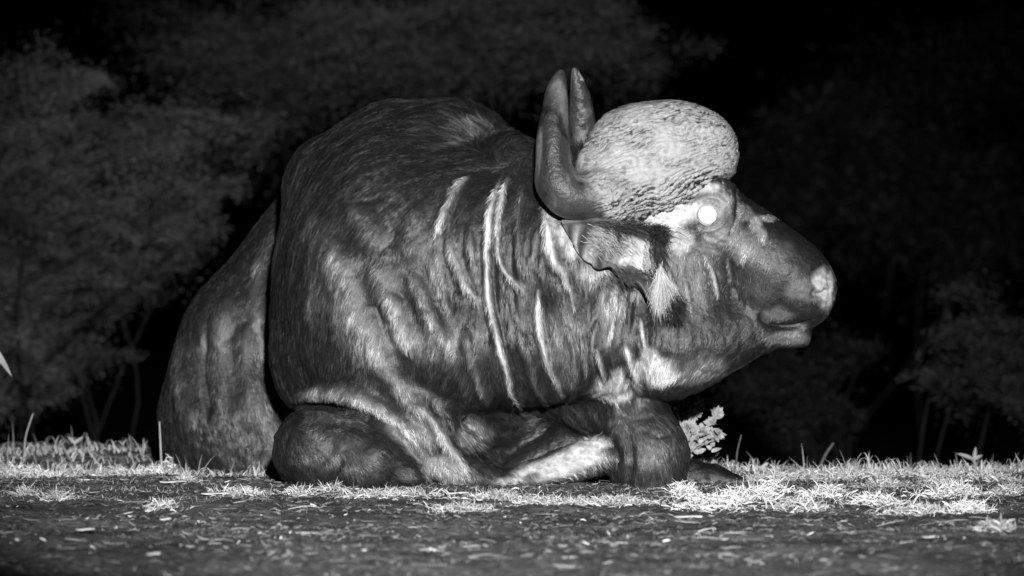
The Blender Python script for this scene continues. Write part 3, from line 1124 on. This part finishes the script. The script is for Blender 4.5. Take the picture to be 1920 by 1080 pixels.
# hair flow on the side view: px, py, dx, dy (y down)
FLOW = np.array([
    (880, 235, -.25, -1), (840, 225, -.6, -.7), (930, 265, .2, -1), (780, 230, -1, -.1), (700, 240, -1, .1), (620, 280, -.9, .5), (760, 300, -1, .25), (860, 300, -.9, .3),
    (650, 350, -.8, .6), (580, 400, -.6, .8), (720, 400, -.7, .7), (820, 380, -.5, .85), (900, 400, -.3, 1), (600, 520, -.5, .9), (700, 540, -.5, .9), (560, 650, -.2, 1),
    (660, 660, -.3, 1), (760, 620, -.25, 1), (850, 560, -.1, 1), (940, 520, .1, 1), (1020, 480, .1, 1), (980, 340, -.3, 1), (1060, 600, .1, 1), (950, 700, .15, 1), (860, 700, -.4, .8),
    (1120, 660, .05, 1), (1180, 600, 0, 1), (1240, 520, .1, 1), (1310, 540, .15, 1), (1300, 640, -.1, 1), (1260, 700, -.3, 1), (1340, 690, -.7, .7), (1400, 640, -.8, .5),
    (1420, 450, -.5, .8), (1480, 480, -.3, .7), (1400, 540, -.2, 1), (1500, 540, 0, 1), (1460, 590, -.3, 1), (1480, 640, -.5, .7), (1260, 400, -.8, .4), (1350, 360, -.2, -1),
    (430, 520, -.3, 1), (380, 650, .1, 1), (460, 700, .15, 1), (520, 820, .2, 1), (400, 840, .2, 1), (620, 750, -.4, 1), (600, 800, .2, -.6), (680, 840, .8, .5), (640, 890, .2, 1),
    (760, 890, .7, .2), (740, 780, .4, 1), (820, 850, -.3, 1), (880, 870, .6, .8), (900, 810, .5, .8), (1020, 820, .7, -.6), (1160, 790, .6, .8), (1220, 830, .4, .9), (1200, 900, 0, 1),
    (1100, 720, -.2, 1), (1340, 885, .6, .6), (560, 300, -.5, .9), (510, 600, -.1, 1)], float)


def flow_dir(px, py):
    out = np.zeros((len(px), 2))
    for i in range(0, len(px), 40000):
        a, b = px[i:i + 40000, None] - FLOW[None, :, 0], py[i:i + 40000, None] - FLOW[None, :, 1]
        w = 1.0 / (a * a + b * b + 500) ** 1.6
        n = np.hypot(FLOW[:, 2], FLOW[:, 3])
        out[i:i + 40000, 0] = (w * (FLOW[:, 2] / n)).sum(1)
        out[i:i + 40000, 1] = (w * (FLOW[:, 3] / n)).sum(1)
    return out / (np.linalg.norm(out, axis=1, keepdims=True) + 1e-9)


def hair_object(name, roots, dirs, nrm, length, radius, tint, lift, mat, parent, k=4, sag=0.25):
    n = len(roots)
    t = np.linspace(0, 1, k)
    P = np.empty((n, k, 3), np.float32)
    for j in range(k):
        a = lift * (1 - 0.7 * t[j])
        P[:, j] = roots if j == 0 else P[:, j - 1] + (dirs * np.cos(a)[:, None] + nrm * np.sin(a)[:, None] + np.array((0, 0, -sag * t[j]))) * (length / (k - 1))[:, None]
    c = bpy.data.hair_curves.new(name)
    c.add_curves([k] * n)
    c.attributes['position'].data.foreach_set('vector', P.ravel())
    ra = c.attributes.get('radius') or c.attributes.new('radius', 'FLOAT', 'POINT')
    ra.data.foreach_set('value', (radius[:, None] * (1 - 0.8 * t[None, :] ** 2)).astype(np.float32).ravel())
    ta = c.attributes.new('tint', 'FLOAT', 'CURVE')
    ta.data.foreach_set('value', tint.astype(np.float32))
    na = c.attributes.new('hide_normal', 'FLOAT_VECTOR', 'CURVE')
    na.data.foreach_set('vector', nrm.astype(np.float32).ravel())
    return link(name, c, mat, parent)


def hair_mat(name, rough=0.45, spec=0.5, follow=0.0):
    m, nt, b = new_mat(name)
    a = nd(nt, 'ShaderNodeAttribute', attribute_name='tint')
    nt.links.new(a.outputs['Fac'], b.inputs['Base Color'])
    b.inputs['Roughness'].default_value = rough
    b.inputs['Specular IOR Level'].default_value = spec
    if follow:
        # a lying hair is lit much like the hide it lies on
        hn = nd(nt, 'ShaderNodeAttribute', attribute_name='hide_normal')
        g = nd(nt, 'ShaderNodeNewGeometry')
        sc = nd(nt, 'ShaderNodeVectorMath', operation='SCALE')
        sc.inputs['Scale'].default_value = follow
        nt.links.new(hn.outputs['Vector'], sc.inputs[0])
        ad = nd(nt, 'ShaderNodeVectorMath', operation='ADD')
        nt.links.new(sc.outputs[0], ad.inputs[0])
        nt.links.new(g.outputs['Normal'], ad.inputs[1])
        no = nd(nt, 'ShaderNodeVectorMath', operation='NORMALIZE')
        nt.links.new(ad.outputs[0], no.inputs[0])
        nt.links.new(no.outputs[0], b.inputs['Normal'])
    return m


def build_buffalo():
    root = empty('buffalo', at(860, 915, 0.2))
    tag(root, 'big dark horned buffalo bull lying on the ground with head raised, facing right', 'buffalo')
    V, Q = build_body_field()
    V = relax(V, Q, 4)
    V, Q = subdivide(V, Q, 1)
    V, tint, bare = sculpt(V, Q)
    me = mesh_from('body', V, Q)
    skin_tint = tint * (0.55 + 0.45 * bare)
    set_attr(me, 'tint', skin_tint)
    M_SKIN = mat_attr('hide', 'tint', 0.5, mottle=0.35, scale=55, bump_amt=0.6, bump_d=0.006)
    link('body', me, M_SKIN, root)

    # ---- coat of real hairs
    N = normals(V, Q)
    a, b, c, d = (V[Q[:, i]] for i in range(4))
    area = 0.5 * np.linalg.norm(np.cross(c - a, d - b), axis=1)
    fb = bare[Q].mean(1)
    fn = N[Q].mean(1)
    fc = V[Q].mean(1)
    wgt = area * np.clip(1 - fb, 0.0, 1) ** 1.5 * np.where(fn[:, 1] < 0.35, 1.0, 0.35)
    wgt *= fc[:, 2] > -0.02
    n = 460000
    fi = RNG.choice(len(Q), n, p=wgt / wgt.sum())
    u, v = RNG.uniform(0, 1, (n, 1)), RNG.uniform(0, 1, (n, 1))
    qa = Q[fi]
    wts = [(1 - u) * (1 - v), u * (1 - v), u * v, (1 - u) * v]
    P = sum(V[qa[:, i]] * wts[i] for i in range(4))
    Nn = sum(N[qa[:, i]] * wts[i] for i in range(4))
    Nn /= np.linalg.norm(Nn, axis=1, keepdims=True)
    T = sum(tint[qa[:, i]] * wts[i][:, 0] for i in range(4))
    px, py = drawing(P)
    fl = flow_dir(px, py)
    D = np.stack([fl[:, 0], np.zeros(n), -fl[:, 1]], 1)
    clump = np.stack([vnoise(P, 45, 101), vnoise(P, 45, 102), vnoise(P, 45, 103)], 1)
    D = D + 0.38 * clump + RNG.normal(0, 0.14, (n, 3))
    D -= Nn * (D * Nn).sum(1, keepdims=True)
    D /= np.linalg.norm(D, axis=1, keepdims=True) + 1e-9
    L = np.full(n, 0.020)
    L = np.where(px > 1200, 0.014, L)
    L = np.where(px > 1450, 0.008, L)
    mane = sstep(760, 850, px) * sstep(1010, 930, px) * sstep(330, 250, py)
    L = L + 0.022 * mane
    L = np.where((np.hypot((px - 1235) / 90, (py - 705) / 40) < 1), 0.024, L)
    L = np.where(py > 740, 0.019, L)
    L *= RNG.uniform(0.6, 1.25, n)
    lift = 0.20 + 0.10 * RNG.normal(0, 1, n) + 0.45 * mane
    # locks: noise drawn out along the lie of the hair
    st, st2 = 0, 0
    for q in np.linspace(-1, 1, 9):
        st = st + vnoise(P + D * (q * 0.030), 210, 201)
        st2 = st2 + vnoise(P + D * (q * 0.055), 75, 203)
    st, st2 = st / st.std(), st2 / st2.std()
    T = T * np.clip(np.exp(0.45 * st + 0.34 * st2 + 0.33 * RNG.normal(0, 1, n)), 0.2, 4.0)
    lift = lift + 0.05 * st2
    M_HAIR = hair_mat('coat hair', 0.36, 0.6, 1.8)
    M_FRINGE = hair_mat('fringe hair', 0.45, 0.5)
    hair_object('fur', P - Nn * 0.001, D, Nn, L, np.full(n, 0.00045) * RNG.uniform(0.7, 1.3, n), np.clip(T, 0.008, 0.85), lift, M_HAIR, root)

    nt_ = 2600
    c0 = np.stack([at(px_, py_, Y_) for px_, py_, Y_ in zip(RNG.uniform(1065, 1110, nt_), RNG.uniform(290, 330, nt_), RNG.uniform(-.05, .12, nt_))])
    d0 = np.array((-0.1, -0.1, 1.0)) + RNG.normal(0, 0.35, (nt_, 3))
    d0 /= np.linalg.norm(d0, axis=1, keepdims=True)
    hair_object('poll_tuft', c0, d0, np.tile((0, -1.0, 0), (nt_, 1)), 0.06 * RNG.uniform(0.5, 1.2, nt_), np.full(nt_, 0.0006), RNG.uniform(0.006, 0.02, nt_), np.full(nt_, 0.05), M_FRINGE, root)
    build_horns(root)
    build_eye(root)
    build_ear(root, M_FRINGE)
    return root


def low_rim(px, py):
    return sstep(48, 8, (420 - (px - 1090) * 0.34) - py) * sstep(1390, 1300, px)


def build_horns(root):
    M = mat_attr('horn', 'tint', 0.5, mottle=0.22, scale=90, bump_amt=0.7, bump_d=0.004, spec=0.4)
    ht, hb = M.node_tree, M.node_tree.nodes['Principled BSDF']
    ha = nd(ht, 'ShaderNodeAttribute', attribute_name='tint')
    ht.links.new(ramp(ht, ha.outputs['Fac'], 0.40, 0.6, 0.05, 0.25), hb.inputs['Roughness'])
    for far in (False, True):
        f = Field((0.02, -0.45 if not far else -0.12, 0.66), (0.70, 0.02 if not far else 0.50, 1.24), 0.005)
        k = 0.04
        if not far:
            f.ell((1230, 298, -.13), (150, .125, 108), rot=0.28, k=k)
            f.ell((1192, 280, -.12), (88, .11, 78), k=k)
            f.ell((1325, 288, -.12), (56, .10, 62), k=k)
            f.ell((1165, 348, -.18), (88, .085, 62), rot=0.1, k=k)
            f.cone((1112, 312, -.15, 36), (1160, 300, -.14, 60), 0.02)
            f.cone((1347, 304, -.10, 36), (1300, 322, -.13, 40), 0.02)
            line = [(1150, 366, -.22, 46), (1100, 372, -.26, 42), (1064, 366, -.28, 42), (1046, 346, -.285, 42), (1038, 310, -.285, 36), (1037, 255, -.27, 30), (1040, 200, -.245, 24), (1046, 160, -.225, 16), (1052, 138, -.21, 8)]
            line = smooth_line(line, 6)
        else:
            f.ell((1232, 296, .03), (146, .12, 106), rot=0.28, k=k)
            f.ell((1325, 288, .03), (54, .09, 60), k=k)
            line = smooth_line([(1170, 368, .12, 46), (1130, 372, .2, 42), (1102, 350, .25, 36), (1094, 300, .27, 29), (1092, 250, .27, 25), (1090, 200, .255, 20), (1084, 160, .235, 13), (1077, 130, .22, 6)], 6)
        for p, q in zip(line[:-1], line[1:]):
            f.cone(p, q, 0.005 if p[0] < 1110 else 0.02)
        V, Q = f.mesh()
        V = relax(V, Q, 3)
        V, Q = subdivide(V, Q, 1)
        N = normals(V, Q)
        px, py = drawing(V)
        # rugose pale boss, smooth dark horn
        axis = sstep(1062, 1100, px - 0.5 * np.maximum(py - 305, 0) + 22 * fbm(V, 28, 7, 4))
        wx, wz = V[:, 0] + 0.016 * vnoise(V, 18, 1), V[:, 2] + 0.016 * vnoise(V, 18, 2)
        a_, b_ = wx * 0.94 + wz * 0.34, wz * 0.94 - wx * 0.34                               # along and across the growth lines
        q_ = np.stack([a_, V[:, 1], b_], 1)
        rid = vnoise(q_, (55, 55, 230), 5) + 0.6 * vnoise(q_, (150, 150, 400), 6) + 0.4 * low_rim(px, py) * vnoise(q_, (20, 20, 200), 8)
        crack = np.exp(-(vnoise(V, (20, 20, 26), 65) / 0.07) ** 2) * 0.6 * sstep(0.0, 0.4, fbm(V, 9, 67, 2)) + 0.6 * np.exp(-(vnoise(V, (45, 45, 60), 69) / 0.09) ** 2) * sstep(0.0, 0.4, fbm(V, 12, 71, 2))
        rough = fbm(V, (30, 30, 60), 9, 4)
        pit = np.clip(fbm(V, 60, 15, 2) - 0.36, 0, 1)
        patch = sstep(0.0, 0.3, fbm(V, 11, 19, 3))
        low = sstep(48, 8, (420 - (px - 1090) * 0.34) - py) * sstep(1390, 1300, px)       # ridged lower rim
        disp = axis * ((0.0002 + 0.0028 * patch + 0.006 * low) * rid + 0.0035 * rough - 0.02 * pit - 0.003 * crack) + (1 - axis) * (0.002 * fbm(V, (14, 14, 5), 23, 3))
        disp += 0.010 * fbm(V, 7, 27, 2)
        V = V + N * disp[:, None]
        plate = sstep(-0.25, 0.3, fbm(V, 13, 61, 3))
        scale = sstep(0.10, 0.42, rid)
        rim = sstep(0.55, 1.0, np.hypot((px - 1230) / 150, (py - 298) / 112) + 0.25 * rough)
        plate = plate * (1 - 0.8 * rim)
        pale = 0.34 * (1 + 0.10 * rough - 0.16 * (1 - plate) - 0.50 * (1 - plate) * scale - 1.3 * pit - 0.45 * crack - 0.6 * low * scale)
        dark = 0.032 * (1 + 1.2 * fbm(V, (16, 16, 6), 29, 4)) + 0.09 * sstep(0.05, 0.5, fbm(V, (24, 24, 5), 37, 4)) - 0.03 * sstep(0.1, 0.3, fbm(V, (12, 12, 12), 39, 3))
        if far:
            dark += 0.25 * sstep(0.15, 0.4, fbm(V, (34, 34, 18), 43, 3)) * sstep(230, 150, py)
            axis = axis * sstep(1118, 1150, px)
        tint = axis * pale + (1 - axis) * dark
        me = mesh_from('horn', V, Q)
        set_attr(me, 'tint', np.clip(tint, 0.012, 0.75))
        h = link('horn', me, M, root)
        h['label'] = 'curved dark horn with pale rugged base, ' + ('farther one with chipped tip' if far else 'nearer one with smooth tip')


def uv_ball(c, r, front=None, nu=40, nv=24):
    V, Q = [], []
    for j in range(nv + 1):
        th = math.pi * j / nv
        for i in range(nu):
            ph = 2 * math.pi * i / nu
            V.append((math.sin(th) * math.cos(ph), math.sin(th) * math.sin(ph), math.cos(th)))
    for j in range(nv):
        for i in range(nu):
            Q.append((j * nu + i, (j + 1) * nu + i, (j + 1) * nu + (i + 1) % nu, j * nu + (i + 1) % nu))
    return np.array(V) * r + c, np.array(Q)


def build_eye(root):
    c = at(1327, 403, -0.219)
    d = np.array(LAMP) - c
    d /= np.linalg.norm(d)
    dc = CAM - c
    dc /= np.linalg.norm(dc)
    d = d + dc
    d /= np.linalg.norm(d)
    s = np.cross(d, (0, 0, 1))
    s /= np.linalg.norm(s)
    t = np.cross(s, d)
    wide, deep = 0.031, 0.010                           # the part of the eyeball the lids leave open
    m, nt, b = new_mat('eyeball')
    nt.links.new(ramp(nt, noise(nt, 40), 0.22, 0.42, 0.3, 0.7), b.inputs['Base Color'])  # eyeshine glow around the pupil painted into the pale eyeball colour
    b.inputs['Roughness'].default_value = 0.35
    B, Q = uv_ball(np.zeros(3), 1.0)
    V = c + B[:, :1] * s * wide + B[:, 1:2] * t * wide + B[:, 2:] * d * deep
    eye = link('eye', mesh_from('eye', V, Q), m, root)
    # the mirror layer of a night-seeing eye throws the searchlight back through the pupil
    m, nt, b = new_mat('eyeshine mirror layer')
    nt.links.new(ramp(nt, noise(nt, 30), 0.90, 0.98, 0.3, 0.7), b.inputs['Base Color'])
    b.inputs['Metallic'].default_value = 1.0
    b.inputs['Roughness'].default_value = 0.76
    V, Q, T = [], [], []
    rings, seg = 12, 40
    for j in range(1, rings + 1):
        r = 0.0245 * j / rings
        for i in range(seg):
            a = 2 * math.pi * i / seg
            rr = r * (1 + 0.05 * math.sin(2 * a + 1) * j / rings)
            V.append(c + d * (deep * math.sqrt(1 - (rr / wide) ** 2) + 0.0008) + s * rr * math.cos(a) + t * rr * math.sin(a))
    for j in range(rings - 1):
        for i in range(seg):
            Q.append((j * seg + i, j * seg + (i + 1) % seg, (j + 1) * seg + (i + 1) % seg, (j + 1) * seg + i))
    V.append(c + d * (deep + 0.0008))
    for i in range(seg):
        T.append((len(V) - 1, (i + 1) % seg, i))
    o = link('pupil', mesh_from('pupil', np.array(V), [np.array(Q), np.array(T)]), m, eye)
    o['label'] = 'glaring white eyeshine disc'


def build_ear(root, M_HAIR):
    top = [(1052, 414, -.235), (1090, 408, -.275), (1135, 410, -.305), (1180, 420, -.325), (1218, 436, -.335), (1246, 438, -.34)]
    bot = [(1076, 462, -.235), (1096, 488, -.255), (1132, 502, -.285), (1172, 522, -.305), (1208, 546, -.322), (1240, 570, -.33)]
    nu, nv = 60, 34
    A = np.array(smooth_line(top, 12))
    B = np.array(smooth_line(bot, 12))
    A = A[np.linspace(0, len(A) - 1, nu).astype(int)]
    B = B[np.linspace(0, len(B) - 1, nu).astype(int)]
    V = np.zeros((nu, nv, 3))
    U = np.zeros((nu, nv))
    tint = np.zeros((nu, nv))
    for i in range(nu):
        u = i / (nu - 1)
        for j in range(nv):
            v = j / (nv - 1)
            q = A[i] * (1 - v) + B[i] * v
            x, y, Y = q
            # the free edge is notched and torn
            e = sstep(0.8, 1.0, u)
            y += 7 * math.sin(u * 23) * (v > 0.9) * (u > 0.3)
            x += e * (-34 * math.sin(math.pi * v) ** 1.5 + 8 * math.sin(v * 17) + 4 * math.sin(v * 43))
            cup = 0.040 * math.sin(math.pi * v) ** 0.8 * (0.35 + 0.65 * u)
            rolled = -0.012 * math.exp(-((v - 0.06) / 0.06) ** 2)
            fold = (0.015 * math.sin(u * 30 + 5 * v + 1.5 * math.sin(7 * u)) + 0.004 * math.sin(u * 71 + v * 9)) * math.sin(math.pi * v) * sstep(0.05, 0.3, u) * sstep(0.85, 0.5, u)
            V[i, j] = at(x, y, Y + cup + rolled + fold)
            w = 0.24 + 0.15 * math.sin(u * 30 + 5 * v + 1.5 * math.sin(7 * u) + 0.6)
            if math.sin(u * 30 + 5 * v + 1.5 * math.sin(7 * u) + 0.6) < -0.45:
                w = 0.05
            if u > 0.62:
                w = 0.45 if 0.18 < v < 0.72 else 0.12
            w *= 0.55 + 0.45 * min(1.0, u / 0.5)
            if v < 0.14:
                w = 0.06 + 0.1 * (u < 0.2)
            if v > 0.8 and u > 0.4:
                w = 0.09
            tint[i, j] = w
    I = np.arange(nu * nv).reshape(nu, nv)
    for _ in range(3):
        tint[1:-1, 1:-1] = (tint[1:-1, 1:-1] * 2 + tint[:-2, 1:-1] + tint[2:, 1:-1] + tint[1:-1, :-2] + tint[1:-1, 2:]) / 6
    Q = np.stack([I[:-1, :-1].ravel(), I[1:, :-1].ravel(), I[1:, 1:].ravel(), I[:-1, 1:].ravel()], 1)
    Vf = V.reshape(-1, 3)
    me = mesh_from('ear', Vf, Q)
    set_attr(me, 'tint', tint.ravel())
    M = mat_attr('ear skin', 'tint', 0.55, mottle=0.3, scale=70, bump_amt=0.5, bump_d=0.004)
    ear = link('ear', me, M, root)
    sm = ear.modifiers.new('thickness', 'SOLIDIFY')
    sm.thickness = 0.007
    sm.offset = 0
    # fringes of hair: dark along the upper rim and both tips, pale from the lower tip
    P, D, L, T = [], [], [], []
    rnd = random.Random(9)

    def tuft(c, n, spread, d, jit, l, t):
        c = at(*c)
        for _ in range(n):
            P.append(c + np.array([rnd.gauss(0, s) for s in spread]))
            D.append(np.array(d, float) + np.array([rnd.gauss(0, jit) for _ in range(3)]))
            L.append(l * rnd.uniform(0.55, 1.2))
            T.append(max(0.01, t * rnd.uniform(0.5, 1.4)))
    tuft((1232, 438, -.345), 900, (.012, .010, .010), (.5, -.3, .0), .6, .026, .015)
    tuft((1232, 462, -.34), 260, (.008, .008, .016), (.35, -.2, -1), .3, .045, .022)
    tuft((1238, 512, -.34), 460, (.004, .008, .012), (.16, -.15, -1), .24, .085, .5)
    tuft((1236, 545, -.335), 280, (.008, .008, .010), (.15, -.15, -1), .35, .05, .42)
    tuft((1262, 572, -.345), 1100, (.010, .010, .012), (.5, -.1, -.7), .5, .034, .010)
    tuft((1195, 428, -.335), 500, (.035, .006, .006), (.75, -.1, -.05), .3, .035, .022)
    tuft((1160, 420, -.32), 250, (.03, .006, .006), (.8, -.1, -.1), .3, .03, .05)
    tuft((1150, 450, -.29), 500, (.035, .012, .02), (.75, -.35, -.35), .3, .026, .4)
    tuft((1180, 515, -.315), 300, (.03, .006, .012), (.7, -.2, -.5), .3, .028, .05)
    tuft((1215, 480, -.318), 220, (.008, .008, .02), (.4, -.5, -.6), .3, .02, .5)
    P, D, L, T = np.array(P), np.array(D), np.array(L), np.array(T)
    D /= np.linalg.norm(D, axis=1, keepdims=True)
    n = len(P)
    hair_object('fringe', P, D, np.tile((0, -1.0, 0), (n, 1)), L, np.full(n, 0.0006), T, np.full(n, 0.05), M_HAIR, ear, k=5, sag=0.3)


build_buffalo()
